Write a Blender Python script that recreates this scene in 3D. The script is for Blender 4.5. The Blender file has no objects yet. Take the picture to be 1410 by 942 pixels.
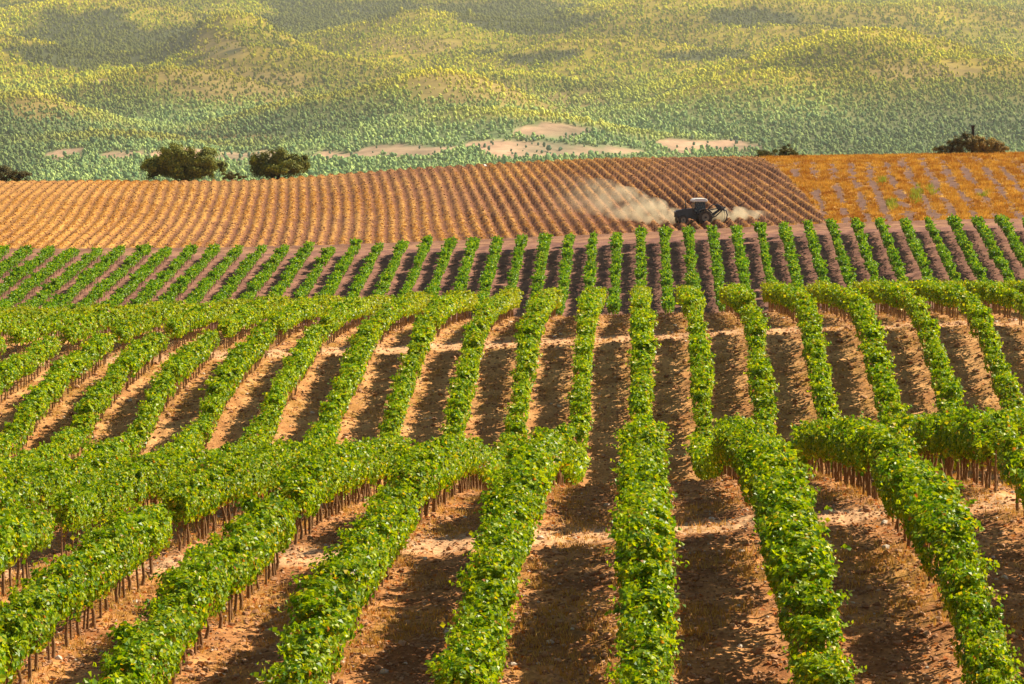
import bpy, math, random
import numpy as np
R = math.radians
# ------------------------------------------------------------------ camera, sky, sun, exposure
F = 4000.0                       # focal length in photo pixels (photo 1410 x 942)
YAW = math.atan(175 / F)         # rows run along +Y, camera looks a little left of them
PITCH = math.atan(321 / F)
sc = bpy.context.scene
cam_d = bpy.data.cameras.new('camera'); cam = bpy.data.objects.new('camera', cam_d)
sc.collection.objects.link(cam); sc.camera = cam
cam_d.sensor_width = 36; cam_d.lens = F / 1410 * 36
cam_d.clip_start = 0.5; cam_d.clip_end = 30000
cam.location = (0, 0, 0); cam.rotation_euler = (R(90) - PITCH, 0, YAW)

SUN_EL = R(40); SUN_AZ_FROM_X = R(22)      # from the right, slightly beyond the scene
sd = np.array([math.cos(SUN_EL) * math.cos(SUN_AZ_FROM_X), math.cos(SUN_EL) * math.sin(SUN_AZ_FROM_X), math.sin(SUN_EL)])
w = bpy.data.worlds.new('World'); sc.world = w; w.use_nodes = True
nt = w.node_tree; bg = nt.nodes['Background']
sky = nt.nodes.new('ShaderNodeTexSky'); sky.sky_type = 'NISHITA'; sky.sun_disc = False
sky.sun_elevation = SUN_EL; sky.sun_rotation = math.atan2(sd[0], sd[1])
nt.links.new(sky.outputs[0], bg.inputs[0]); bg.inputs[1].default_value = 0.05
ld = bpy.data.lights.new('sun', 'SUN'); ld.energy = 5.0; ld.angle = R(0.5); ld.color = (1, 0.87, 0.66)
lo = bpy.data.objects.new('sun', ld); sc.collection.objects.link(lo)
lo.rotation_euler = (R(90) - SUN_EL, 0, math.atan2(sd[1], sd[0]) + R(90))
sc.view_settings.view_transform = 'Standard'; sc.view_settings.look = 'None'
sc.view_settings.exposure = 1.02; sc.view_settings.gamma = 1
sc.render.engine = 'CYCLES'
sc.cycles.max_bounces = 6; sc.cycles.volume_bounces = 1; sc.cycles.transparent_max_bounces = 8
sc.cycles.volume_step_rate = 1.0; sc.cycles.volume_max_steps = 256

# ------------------------------------------------------------------ helpers
rng = np.random.default_rng(7); random.seed(7)
C = sc.collection

def mesh_from(name, V, faces_list, mats, mat_idx=None, cols=None, smooth=False):
    """faces_list: list of int arrays (n,k). cols: per-vertex (nv,3)."""
    me = bpy.data.meshes.new(name)
    V = np.asarray(V, np.float32)
    me.vertices.add(len(V)); me.vertices.foreach_set('co', V.ravel())
    loops = np.concatenate([f.ravel() for f in faces_list]).astype(np.int32)
    tot = np.concatenate([np.full(len(f), f.shape[1], np.int32) for f in faces_list])
    st = np.concatenate([[0], np.cumsum(tot)[:-1]]).astype(np.int32)
    me.loops.add(len(loops)); me.loops.foreach_set('vertex_index', loops)
    me.polygons.add(len(tot)); me.polygons.foreach_set('loop_start', st)
    me.polygons.foreach_set('loop_total', tot)
    if mat_idx is not None: me.polygons.foreach_set('material_index', np.asarray(mat_idx, np.int32))
    me.update(calc_edges=True); me.validate()
    me.polygons.foreach_set('use_smooth', np.full(len(me.polygons), smooth, bool))
    if cols is not None:
        a = me.color_attributes.new('Col', 'FLOAT_COLOR', 'POINT')
        c4 = np.ones((len(V), 4), np.float32); c4[:, :3] = cols
        a.data.foreach_set('color', c4.ravel())
    for m in mats: me.materials.append(m)
    return me

def link(name, me, parent=None, label=None, cat=None, group=None, kind=None, loc=None):
    o = bpy.data.objects.new(name, me); C.objects.link(o)
    if parent: o.parent = parent
    if loc is not None: o.location = loc
    if label: o['label'] = label
    if cat: o['category'] = cat
    if group: o['group'] = group
    if kind: o['kind'] = kind
    return o

def _h(ix, iy, s):
    n = (ix.astype(np.int64) * 374761393 + iy.astype(np.int64) * 668265263 + s * 982451653) & 0xFFFFFFFF
    n = ((n ^ (n >> 13)) * 1274126177) & 0xFFFFFFFF
    n = n ^ (n >> 16)
    return (n & 0xFFFFFF) / float(0xFFFFFF)

def vnoise(x, y, s=0):
    ix = np.floor(x); iy = np.floor(y); fx = x - ix; fy = y - iy
    fx = fx * fx * (3 - 2 * fx); fy = fy * fy * (3 - 2 * fy)
    a = _h(ix, iy, s); b = _h(ix + 1, iy, s); c = _h(ix, iy + 1, s); d = _h(ix + 1, iy + 1, s)
    return (a * (1 - fx) + b * fx) * (1 - fy) + (c * (1 - fx) + d * fx) * fy

def fbm(x, y, o=4, s=0):
    r = 0; a = 0.5; t = 0
    for i in range(o):
        x, y = .809 * x + .588 * y, -.588 * x + .809 * y       # turn each octave so no lattice shows
        r = r + a * vnoise(x + 31.7 * s, y, s + i * 17); t += a; a *= 0.5; x = x * 2.03 + 11.3; y = y * 2.03 + 5.7
    return r / t

def sstep(a, b, x):
    t = np.clip((x - a) / (b - a), 0, 1); return t * t * (3 - 2 * t)

def lerp3(a, b, t):
    return np.asarray(a) * (1 - t[..., None]) + np.asarray(b) * t[..., None]

def pchip(xk, yk, x):
    xk = np.asarray(xk, float); yk = np.asarray(yk, float)
    h = np.diff(xk); d = np.diff(yk) / h; m = np.zeros_like(yk)
    for i in range(1, len(xk) - 1):
        if d[i - 1] * d[i] > 0:
            w1 = 2 * h[i] + h[i - 1]; w2 = h[i] + 2 * h[i - 1]
            m[i] = (w1 + w2) / (w1 / d[i - 1] + w2 / d[i])
    m[0] = d[0]; m[-1] = d[-1]
    i = np.clip(np.searchsorted(xk, x) - 1, 0, len(xk) - 2)
    t = (x - xk[i]) / h[i]
    return ((2*t**3 - 3*t**2 + 1) * yk[i] + (t**3 - 2*t**2 + t) * h[i] * m[i]
            + (-2*t**3 + 3*t**2) * yk[i + 1] + (t**3 - t**2) * h[i] * m[i + 1])

# ------------------------------------------------------------------ the lie of the land
CY, SY = math.cos(YAW), math.sin(YAW); CP, SP = math.cos(PITCH), math.sin(PITCH)
def bearing(X, Y):               # angular coordinate (in photo px) of a plan position
    X = np.asarray(X, float); Y = np.maximum(np.asarray(Y, float), 4.0)
    return 705 + F * (X * CY + Y * SY) / (-X * SY + Y * CY)
def x_at(u, Y):
    k = (u - 705) / F
    return Y * (k * CY - SY) / (CY + k * SY)
def z_of(v, Y):                  # height of a sight line at photo row v and distance Y
    return -Y * math.tan(PITCH + math.atan((v - 471) / F)) / CY
def project(P):
    P = np.atleast_2d(P)
    x = P[:, 0] * CY + P[:, 1] * SY; d = -P[:, 0] * SY + P[:, 1] * CY; z = P[:, 2]
    dep = d * CP - z * SP; up = d * SP + z * CP
    return 705 + F * x / dep, 471 - F * up / dep

UN = np.array([-600, 0, 300, 600, 885, 1150, 1410, 2010], float)
PROF = {   # distance : sight-line rows at the bearings 0,300,600,885,1150,1410
 45: (1045,1030,1018,1020,1020,1020), 51: (930,915,893,862,856,850), 56: (872,862,838,802,788,778),
 61: (822,813,788,758,738,722), 66: (786,772,742,724,702,682), 75: (742,728,706,690,674,661), 88: (712,702,684,665,655,646),
 105: (722,712,698,688,682,672), 122: (652,642,658,668,655,642), 128: (596,586,598,597,586,576),
 135: (552,540,544,533,520,512), 140: (530,518,510,492,476,468), 145: (509,497,484,468,454,446), 154: (486,474,461,449,440,434),
 161: (476,463,453,443,435,430), 168: (470,458,448,438,432,427), 181: (467,456,444,434,429,425),
 215: (505,498,492,488,480,474), 255: (490,484,480,477,468,460),
 288: (447,445,443,440,432,425), 310: (400,398,393,388,378,368), 332: (358,355,345,333,320,312),
 345: (342,340,331,318,305,299), 380: (306,304,288,273,263,257), 415: (268,268,248,236,230,226),
 440: (251,250,231,219,216,212), 462: (256,256,240,230,226,222), 520: (300,)*6, 700: (310,)*6,
 1200: (320,)*6, 1900: (292,)*6, 2500: (262,)*6, 3000: (222,)*6, 3600: (184,)*6, 4300: (143,)*6,
 5200: (102,)*6, 6200: (58,)*6, 7200: (18,)*6, 8400: (-28,)*6, 9800: (-62,)*6}
# hills: bearing, distance, half width, gentle near side, steep far side, rise in px
BUMPS = [(610, 4250, 150, 620, 190, 44), (1190, 4950, 270, 850, 260, 56), (20, 3950, 140, 450, 170, 30), (230, 4700, 170, 480, 180, 24),
         (330, 5900, 120, 520, 190, 40), (960, 6700, 270, 650, 240, 36), (830, 5650, 180, 360, 150, 22), (190, 3350, 130, 300, 110, 15),
         (760, 3450, 150, 320, 120, 19), (1440, 4250, 120, 400, 170, 22), (570, 6350, 150, 420, 180, 24), (130, 7000, 200, 500, 200, 22),
         (1310, 6700, 210, 480, 200, 24), (1010, 3950, 150, 380, 150, 14), (410, 3850, 120, 360, 140, 18), (440, 5150, 140, 320, 150, 16),
         (1130, 5900, 150, 300, 140, 16), (720, 4900, 130, 300, 140, 14), (0, 5700, 160, 420, 170, 26)]
BUMPS = [(bu, by - 12 * a, su * .9, sf * .9, sb * .62, a) for (bu, by, su, sf, sb, a) in BUMPS]
YK = np.array([-80, 0, 10, 20, 30, 38] + sorted(PROF), float)
YD = np.concatenate([np.arange(-80, 40, 0.5), np.arange(40, 190, 0.25), np.arange(190, 470, 0.5),
                     np.arange(470, 1000, 5), np.arange(1000, 9801, 20)])
UD = np.arange(-600, 2011, 10.0)
cols_ = []
for j in range(6):
    zz = [-1.0, -1.75, -4.2, -6.6, -8.8, -10.3] + [z_of(PROF[y][j], y) for y in sorted(PROF)]
    cols_.append(pchip(YK, zz, YD))
cols_ = np.array([cols_[0]] + cols_ + [cols_[-1]])          # (8, nY)
TAB = np.zeros((len(UD), len(YD)))
for i in range(len(YD)):
    TAB[:, i] = pchip(UN, cols_[:, i], UD)
UU, YY = np.meshgrid(UD, YD, indexing='ij')
B = 0; BACK = 0
for (bu, by, su, sf, sb, a) in BUMPS:
    lat = np.exp(-((UU - bu) / su) ** 2)
    B = B + a * lat * np.where(YY < by, np.exp(-((YY - by) / sf) ** 2), np.exp(-((YY - by) / sb) ** 2))
TAB += sstep(2400, 3000, YY) * 1.75 * B * YY / F
def hollow_shade(u, Y):                 # shade painted into the hollows just behind each crest
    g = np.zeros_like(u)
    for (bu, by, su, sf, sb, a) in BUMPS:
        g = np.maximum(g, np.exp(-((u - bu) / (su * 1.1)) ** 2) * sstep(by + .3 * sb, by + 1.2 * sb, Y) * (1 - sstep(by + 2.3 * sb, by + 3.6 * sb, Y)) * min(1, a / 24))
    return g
def crest(u, Y):                 # sunlit yellow painted along the crests, where trees also thin out
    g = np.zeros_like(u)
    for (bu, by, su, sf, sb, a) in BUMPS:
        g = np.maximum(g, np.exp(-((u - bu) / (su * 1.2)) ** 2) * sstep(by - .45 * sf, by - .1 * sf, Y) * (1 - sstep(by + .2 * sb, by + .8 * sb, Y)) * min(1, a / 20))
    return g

def smooth_z(X, Y):
    u = np.clip(bearing(X, Y), -600, 2009.9)
    fu = (u + 600) / 10; iu = np.clip(fu.astype(int), 0, len(UD) - 2); fu = fu - iu
    Yc = np.clip(Y, -80, 9799)
    iy = np.clip(np.searchsorted(YD, Yc) - 1, 0, len(YD) - 2)
    fy = (Yc - YD[iy]) / (YD[iy + 1] - YD[iy])
    return ((TAB[iu, iy] * (1 - fu) + TAB[iu + 1, iy] * fu) * (1 - fy)
            + (TAB[iu, iy + 1] * (1 - fu) + TAB[iu + 1, iy + 1] * fu) * fy)

S = 2.7; X0 = 0.12; PITCHV = 1.3                     # row spacing, centre row, vine spacing
S2 = 2.7
GAP1 = (63.6, 66.3); GAP2 = (145.2, 148.6)
FA = math.atan(440 / F)                               # ploughed furrows run further left
def furrow(X, Y):                                    # cross-furrow coordinate in furrow units
    q = X * math.cos(FA) + Y * math.sin(FA)
    return (q + 0.5 * np.sin(Y / 37.0) + 1.1 * (fbm(X * .07, Y * .02, 2, 91) - .5)) / 1.48
def field_edge_u(Y):                                  # bearing of the edge ploughed | grassy fallow
    return np.interp(Y, [345, 440], [1140, 1045])
def ploughed(X, Y):
    return sstep(342, 344, Y) * (1 - sstep(446, 452, Y)) * (1 - sstep(-5, 5, bearing(X, Y) - field_edge_u(Y)))

def ground_z(X, Y):
    X = np.asarray(X, float); Y = np.asarray(Y, float)
    z = smooth_z(X, Y)
    near = (Y < 200) & (Y > 20)
    vy = sstep(20, 30, Y) * (1 - sstep(183, 190, Y)) + sstep(284, 287, Y) * (1 - sstep(331, 334, Y))
    ph = ((X - X0) / S + 0.5) % 1.0 - 0.5             # 0 at a row
    z = z + vy * (0.07 * np.exp(-(ph / 0.13) ** 2) - 0.03 * np.exp(-((np.abs(ph) - 0.33) / 0.08) ** 2))
    z = z + vy * 0.16 * (fbm(X * 1.1, Y * 1.1, 2, 3) - .5) + vy * 0.10 * (fbm(X * 4.3, Y * 3.1, 3, 9) - .5)
    pl = ploughed(X, Y)
    q = furrow(X, Y)
    amp = (0.13 + 0.13 * sstep(350, 950, bearing(X, Y))) * (.6 + .9 * fbm(X * .12 + Y * .02, Y * .03, 3, 92))
    wob = 0.5 * (fbm(X * .8, Y * .8, 2, 31) - .5)
    z = z + pl * (amp * np.cos(2 * np.pi * (q + 0.12 * wob)) + 0.2 * (fbm(X * 3.3, Y * 1.5, 3, 5) - .5))
    fal = sstep(340, 344, Y) * (1 - sstep(446, 452, Y)) * (1 - pl)
    z = z + fal * 0.3 * (fbm(X * 1.2, Y * .8, 3, 8) - .5)
    # little bank at the foot of the ploughed field
    z = z + 0.28 * np.exp(-((Y - 340.5) / .8) ** 2)
    hill = sstep(2300, 3000, Y)
    rdg = 1 - np.abs(2 * fbm(X / 520. + .4 * Y / 900., Y / 800., 4, 21) - 1)
    z = z + hill * (22 * (rdg - .8) + 9 * (fbm(X / 190., Y / 300., 3, 22) - .5))
    return z

# ------------------------------------------------------------------ materials
def new_mat(name):
    m = bpy.data.materials.new(name); m.use_nodes = True
    n = m.node_tree; p = n.nodes['Principled BSDF']; return m, n, p

def soil_mat(name, s1, s2, bump, dist):
    m, n, p = new_mat(name)
    at = n.nodes.new('ShaderNodeAttribute'); at.attribute_name = 'Col'
    tc = n.nodes.new('ShaderNodeNewGeometry')
    n1 = n.nodes.new('ShaderNodeTexNoise'); n1.inputs['Scale'].default_value = s1; n1.inputs['Detail'].default_value = 5; n1.inputs['Roughness'].default_value = .65
    n2 = n.nodes.new('ShaderNodeTexNoise'); n2.inputs['Scale'].default_value = s2; n2.inputs['Detail'].default_value = 4
    n.links.new(tc.outputs['Position'], n1.inputs['Vector']); n.links.new(tc.outputs['Position'], n2.inputs['Vector'])
    mr = n.nodes.new('ShaderNodeMapRange'); mr.inputs[1].default_value = .3; mr.inputs[2].default_value = .7
    mr.inputs[3].default_value = .55; mr.inputs[4].default_value = 1.4
    n.links.new(n1.outputs[0], mr.inputs[0])
    mx = n.nodes.new('ShaderNodeVectorMath'); mx.operation = 'SCALE'
    n.links.new(at.outputs['Color'], mx.inputs[0]); n.links.new(mr.outputs[0], mx.inputs['Scale'])
    n.links.new(mx.outputs[0], p.inputs['Base Color'])
    b = n.nodes.new('ShaderNodeBump'); b.inputs['Strength'].default_value = bump; b.inputs['Distance'].default_value = dist
    n.links.new(n2.outputs[0], b.inputs['Height']); n.links.new(b.outputs[0], p.inputs['Normal'])
    p.inputs['Roughness'].default_value = .95; p.inputs['Specular IOR Level'].default_value = .15
    return m

def attr_mat(name, rough=.6, spec=.3, trans=0.0, var=0.12, tint=(1.45, 1.25, .35)):
    """colour from the mesh attribute, varied a little per object and by noise; optional translucency"""
    m, n, p = new_mat(name)
    at = n.nodes.new('ShaderNodeAttribute'); at.attribute_name = 'Col'
    oi = n.nodes.new('ShaderNodeObjectInfo')
    mr = n.nodes.new('ShaderNodeMapRange'); mr.inputs[3].default_value = 1 - var; mr.inputs[4].default_value = 1 + var
    n.links.new(oi.outputs['Random'], mr.inputs[0])
    mx = n.nodes.new('ShaderNodeVectorMath'); mx.operation = 'SCALE'
    n.links.new(at.outputs['Color'], mx.inputs[0]); n.links.new(mr.outputs[0], mx.inputs['Scale'])
    n.links.new(mx.outputs[0], p.inputs['Base Color'])
    p.inputs['Roughness'].default_value = rough; p.inputs['Specular IOR Level'].default_value = spec
    if trans > 0:
        t = n.nodes.new('ShaderNodeBsdfTranslucent'); ms = n.nodes.new('ShaderNodeMixShader')
        vm = n.nodes.new('ShaderNodeVectorMath'); vm.operation = 'MULTIPLY'; vm.inputs[1].default_value = tint
        n.links.new(mx.outputs[0], vm.inputs[0]); n.links.new(vm.outputs[0], t.inputs['Color'])
        ms.inputs[0].default_value = trans
        n.links.new(p.outputs[0], ms.inputs[1]); n.links.new(t.outputs[0], ms.inputs[2])
        n.links.new(ms.outputs[0], n.nodes['Material Output'].inputs['Surface'])
    return m

def plain_mat(name, col, rough=.6, spec=.4, metal=0, nscale=6, namp=.25, bump=0.0):
    m, n, p = new_mat(name)
    tc = n.nodes.new('ShaderNodeTexCoord')
    nz = n.nodes.new('ShaderNodeTexNoise'); nz.inputs['Scale'].default_value = nscale; nz.inputs['Detail'].default_value = 4
    n.links.new(tc.outputs['Object'], nz.inputs['Vector'])
    cr = n.nodes.new('ShaderNodeValToRGB')
    cr.color_ramp.elements[0].position = .3; cr.color_ramp.elements[1].position = .7
    cr.color_ramp.elements[0].color = (*[c * (1 - namp) for c in col], 1); cr.color_ramp.elements[1].color = (*[min(1, c * (1 + namp)) for c in col], 1)
    n.links.new(nz.outputs[0], cr.inputs[0]); n.links.new(cr.outputs[0], p.inputs['Base Color'])
    if bump:
        b = n.nodes.new('ShaderNodeBump'); b.inputs['Strength'].default_value = bump; b.inputs['Distance'].default_value = .02
        n.links.new(nz.outputs[0], b.inputs['Height']); n.links.new(b.outputs[0], p.inputs['Normal'])
    p.inputs['Roughness'].default_value = rough; p.inputs['Specular IOR Level'].default_value = spec; p.inputs['Metallic'].default_value = metal
    return m

M_soil = soil_mat('soil', 9.0, 16.0, .6, .05)
M_hill = soil_mat('hill_soil', .02, .05, .5, 4.0)
M_leaf = attr_mat('vine_leaf', .42, .35, .45, .10)
M_bark = plain_mat('vine_bark', (.22, .125, .06), .9, .1, nscale=25, namp=.4, bump=.6)
M_tleaf = attr_mat('tree_leaf', .6, .2, .2, .08)
M_tbark = plain_mat('tree_bark', (.10, .075, .05), .9, .1, nscale=5, namp=.4, bump=.8)
M_dry = attr_mat('dry_grass', .8, .1, .3, .0, (1.2, 1.05, .7))
M_forest = attr_mat('forest_leaf', .9, .05, .0, 0)
M_stone = attr_mat('stone', .9, .15, 0, 0)

# ------------------------------------------------------------------ ground sheet
def colour_ground(X, Y, Z):
    u = bearing(X, Y)
    n1 = fbm(X * .9, Y * .9, 4, 41); n2 = fbm(X * 3.2, Y * 2.2, 3, 43); n3 = fbm(X * .25, Y * .25, 3, 47)
    ph = np.abs(((X - X0) / S + 0.5) % 1.0 - 0.5)
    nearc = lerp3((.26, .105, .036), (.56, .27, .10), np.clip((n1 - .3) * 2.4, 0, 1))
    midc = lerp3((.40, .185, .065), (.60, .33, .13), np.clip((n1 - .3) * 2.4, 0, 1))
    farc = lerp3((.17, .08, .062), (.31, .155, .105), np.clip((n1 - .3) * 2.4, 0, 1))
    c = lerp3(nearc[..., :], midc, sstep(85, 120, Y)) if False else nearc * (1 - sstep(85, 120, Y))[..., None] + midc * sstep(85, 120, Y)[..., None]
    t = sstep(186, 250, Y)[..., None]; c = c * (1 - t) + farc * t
    # dry weeds strips beside the rows
    wd = np.clip((fbm(X * .8, Y * .35, 3, 51) - .5) * 5 + .25, 0, 1) * np.clip((n2 - .35) * 4, 0, 1)
    wd = wd * np.where(Y < 200, 1, 0) * (0.35 + .65 * sstep(.12, .3, .5 - ph))
    c = lerp3(c, (.50, .27, .05), np.clip(wd * .75, 0, 1)) if False else c * (1 - wd * .7)[..., None] + np.array((.52, .29, .055)) * (wd * .4)[..., None]
    # crossing tracks
    for g in (GAP1, GAP2):
        gm = (sstep(g[0] - .3, g[0] + .2, Y) * (1 - sstep(g[1] - .3, g[1] + .3, Y)) * .7)[..., None]
        c = c * (1 - gm) + np.array((.62, .38, .20)) * gm
    # dirt track along the foot of the ploughed field
    tr = (sstep(333, 336, Y) * (1 - sstep(339, 342, Y)))[..., None]
    c = c * (1 - tr) + lerp3((.20, .095, .06), (.38, .20, .11), np.clip((n1 - .3) * 2.5, 0, 1)) * tr
    # ploughed field
    pl = ploughed(X, Y)[..., None]
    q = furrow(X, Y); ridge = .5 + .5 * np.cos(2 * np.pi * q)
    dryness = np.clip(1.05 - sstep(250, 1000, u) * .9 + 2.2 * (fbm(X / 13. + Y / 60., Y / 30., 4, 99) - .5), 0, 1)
    soilp = lerp3((.12, .050, .032), (.29, .125, .055), n1)  # bare soil, darkened to put the troughs' shade into its colour
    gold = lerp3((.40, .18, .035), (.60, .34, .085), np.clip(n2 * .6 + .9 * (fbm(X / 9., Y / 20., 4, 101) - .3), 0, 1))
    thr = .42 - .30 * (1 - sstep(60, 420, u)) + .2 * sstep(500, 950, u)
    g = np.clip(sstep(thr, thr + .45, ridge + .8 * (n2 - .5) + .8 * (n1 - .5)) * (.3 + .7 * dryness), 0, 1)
    # golden turf towards the left end and along the crest
    g = np.maximum(g, np.clip(sstep(408, 440, Y) * .55 * (n2 + .4) * dryness, 0, 1))
    g = np.maximum(g, np.clip((1 - sstep(60, 330, u)) * .45, 0, 1) * np.clip(n2 + .3, 0, 1))
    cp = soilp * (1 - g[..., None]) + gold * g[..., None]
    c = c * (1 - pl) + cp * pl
    # fallow, golden grass with bare strips
    fal = (sstep(340, 344, Y) * (1 - sstep(446, 452, Y)) * (1 - ploughed(X, Y)))[..., None]
    qq = (X - .0475 * Y) / 2.6 + .4 * (fbm(X * .2, Y * .05, 2, 71) - .5)
    strip = sstep(.28, .72, .5 + .5 * np.cos(2 * np.pi * qq) + 2.0 * (fbm(X * .7, Y * .35, 4, 73) - .5))
    strip = strip * sstep(.22, .42, fbm(X * .07, Y * .05, 2, 75)) * (1 - .7 * sstep(425, 440, Y))
    cf = lerp3((.40, .17, .025), (.54, .33, .07), np.clip((n1 - .3) * 2.2 + .5 * (n2 - .5), 0, 1)) * (1 - strip[..., None]) + lerp3((.10, .055, .04), (.24, .13, .09), n2) * strip[..., None]
    c = c * (1 - fal) + cf * fal
    bt = np.exp(-((Y - 340.8) / .9) ** 2)[..., None] * .5
    c = c * (1 - bt) + np.array((.2, .11, .07)) * bt
    # valley floor
    vf = sstep(452, 480, Y)[..., None]
    c = c * (1 - vf) + lerp3((.42, .30, .17), (.24, .22, .10), n3) * vf
    return np.clip(c, 0, 1)

ucol = np.concatenate([np.arange(-600, -60, 22), np.arange(-60, 1470, 3.6), np.arange(1470, 2011, 22)])
yrow = np.concatenate([np.arange(-80, 30, 4), np.arange(30, 43, .8), np.arange(43, 100, .085), np.arange(100, 121, .25), np.arange(121, 185, .13),
                       np.arange(185, 284, 2), np.arange(284, 336, .3), np.arange(336, 339, .5), np.arange(339, 448, .27),
                       np.arange(448, 520, 4), np.arange(520, 2500, 30), [2500]])
GU, GY = np.meshgrid(ucol, yrow)
GX = np.where(GY > 20, x_at(GU, np.maximum(GY, 20)), x_at(GU, 20.0) + (GU - 705) * .0)
GZ = ground_z(GX, GY)
def grid_faces(nr, nc):
    i = np.arange(nr * nc).reshape(nr, nc)
    return np.stack([i[:-1, :-1], i[:-1, 1:], i[1:, 1:], i[1:, :-1]], -1).reshape(-1, 4)
V = np.stack([GX, GY, GZ], -1).reshape(-1, 3)
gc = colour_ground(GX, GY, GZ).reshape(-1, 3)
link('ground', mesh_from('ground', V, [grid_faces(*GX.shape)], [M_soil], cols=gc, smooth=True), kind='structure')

# ------------------------------------------------------------------ hills
hu = np.concatenate([np.arange(-600, -100, 30), np.arange(-100, 1520, 6), np.arange(1520, 2011, 30)])
hy = np.concatenate([np.arange(2500, 9000, 28), np.arange(9000, 9801, 100)])
HU, HY = np.meshgrid(hu, hy); HX = x_at(HU, HY); HZ = ground_z(HX, HY)
def ell(u, v, cu, cv, ru, rv): return np.clip(1.3 - np.sqrt(((u - cu) / ru) ** 2 + ((v - cv) / rv) ** 2), 0, 1)
def hill_cover(X, Y, Z):
    """hill masks: returns bare (sandy fields), dark (darker patches and hollows), scrub"""
    u, v = project(np.stack([X.ravel(), Y.ravel(), Z.ravel()], -1)); u = u.reshape(X.shape); v = v.reshape(X.shape)
    n = fbm(X / 160., Y / 260., 4, 61); n2 = fbm(X / 60., Y / 160., 3, 63)
    bare = np.zeros_like(u)
    for a in [(640, 207, 200, 10), (770, 180, 50, 9), (190, 213, 100, 9), (330, 218, 140, 10), (960, 200, 80, 7), (860, 208, 100, 6), (470, 215, 70, 8)]:
        bare = np.maximum(bare, ell(u, v, *a))
    bare = sstep(.35, .6, bare + 3.0 * (fbm(X / 45., Y / 120., 4, 64) - .5) * (bare > .02))
    bare = np.maximum(bare, sstep(.62, .7, ell(u, v, 140, 112, 14, 4)))
    dark = np.zeros_like(u)
    for a in [(130, 50, 170, 40), (440, 25, 80, 30), (700, 22, 110, 22), (520, 20, 60, 20), (960, 78, 60, 9), (700, 78, 90, 10), (1050, 22, 60, 14)]:
        dark = np.maximum(dark, ell(u, v, *a))
    dark = sstep(.2, .6, dark + (2.2 * (n - .5) + 1.2 * (n2 - .5)) * (dark > .01)); dark = np.maximum(dark, .8 * sstep(.3, .7, hollow_shade(u, Y) + .5 * (n2 - .5)))  # painted shade of the hollows joins the dark mask
    scrub = np.zeros_like(u)
    for a in [(330, 120, 110, 30), (640, 125, 130, 25), (320, 190, 110, 12), (800, 140, 90, 22), (290, 60, 60, 26), (60, 150, 60, 18), (1270, 100, 80, 14), (560, 60, 90, 12)]:
        scrub = np.maximum(scrub, ell(u, v, *a))
    scrub = .8 * sstep(.3, .7, scrub + 1.5 * (n - .5) * (scrub > .02))
    return u, v, n, bare, dark * (1 - bare), scrub * (1 - bare)
hu_, hv_, hn, hb, hd, hs = hill_cover(HX, HY, HZ)
base = lerp3((.10, .10, .008), (.24, .17, .012), hn)
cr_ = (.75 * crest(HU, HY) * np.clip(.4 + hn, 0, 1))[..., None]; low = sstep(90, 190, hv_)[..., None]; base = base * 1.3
base = base * (1 - low) + lerp3((.09, .14, .06), (.16, .18, .06), hn) * low  # bluer low slopes: valley haze painted into the ground
zone = (1 - .45 * hollow_shade(HU, HY))[..., None] * (.75 + .5 * sstep(.35, .65, fbm(HX / 230. + 3, HY / 480., 3, 97)))[..., None]  # random tone, with the hollows' shade multiplied in
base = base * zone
base = base * (1 - cr_) + np.array((.32, .23, .025)) * cr_  # sunlit crest tone mixed into the ground colour
base = base * (1 - hs[..., None]) + lerp3((.19, .13, .04), (.25, .18, .05), hn) * hs[..., None]
base = base * (1 - hd[..., None]) + np.array((.05, .06, .02)) * hd[..., None]
base = base * (1 - hb[..., None]) + lerp3((.50, .31, .19), (.20, .17, .10), np.clip((fbm(HX / 60., HY / 200., 3, 65) - .3) * 2.2, 0, 1)) * hb[..., None]
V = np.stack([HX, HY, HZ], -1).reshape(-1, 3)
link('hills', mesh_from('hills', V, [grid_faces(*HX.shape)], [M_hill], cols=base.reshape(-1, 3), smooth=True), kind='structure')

# icosahedron
_t = (1 + 5 ** .5) / 2
ICO = np.array([(-1,_t,0),(1,_t,0),(-1,-_t,0),(1,-_t,0),(0,-1,_t),(0,1,_t),(0,-1,-_t),(0,1,-_t),(_t,0,-1),(_t,0,1),(-_t,0,-1),(-_t,0,1)], float)
ICO /= np.linalg.norm(ICO[0])
ICOF = np.array([(0,11,5),(0,5,1),(0,1,7),(0,7,10),(0,10,11),(1,5,9),(5,11,4),(11,10,2),(10,7,6),(7,1,8),(3,9,4),(3,4,2),(3,2,6),(3,6,8),(3,8,9),(4,9,5),(2,4,11),(6,2,10),(8,6,7),(9,8,1)])

def scatter_blobs(P, sx, sz, cols, jit=.25):
    n = len(P)
    v = ICO[None] * (1 + jit * (rng.random((n, 12, 1)) - .5) * 2)
    a = rng.random(n) * 6.28; c, s = np.cos(a)[:, None], np.sin(a)[:, None]
    vx = (v[..., 0] * c - v[..., 1] * s) * sx[:, None]; vy = (v[..., 0] * s + v[..., 1] * c) * sx[:, None]; vz = v[..., 2] * sz[:, None]
    V = np.stack([vx, vy, vz], -1) + P[:, None, :]
    Fc = ICOF[None] + (np.arange(n) * 12)[:, None, None]
    return V.reshape(-1, 3), Fc.reshape(-1, 3), np.repeat(cols, 12, 0)

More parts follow.
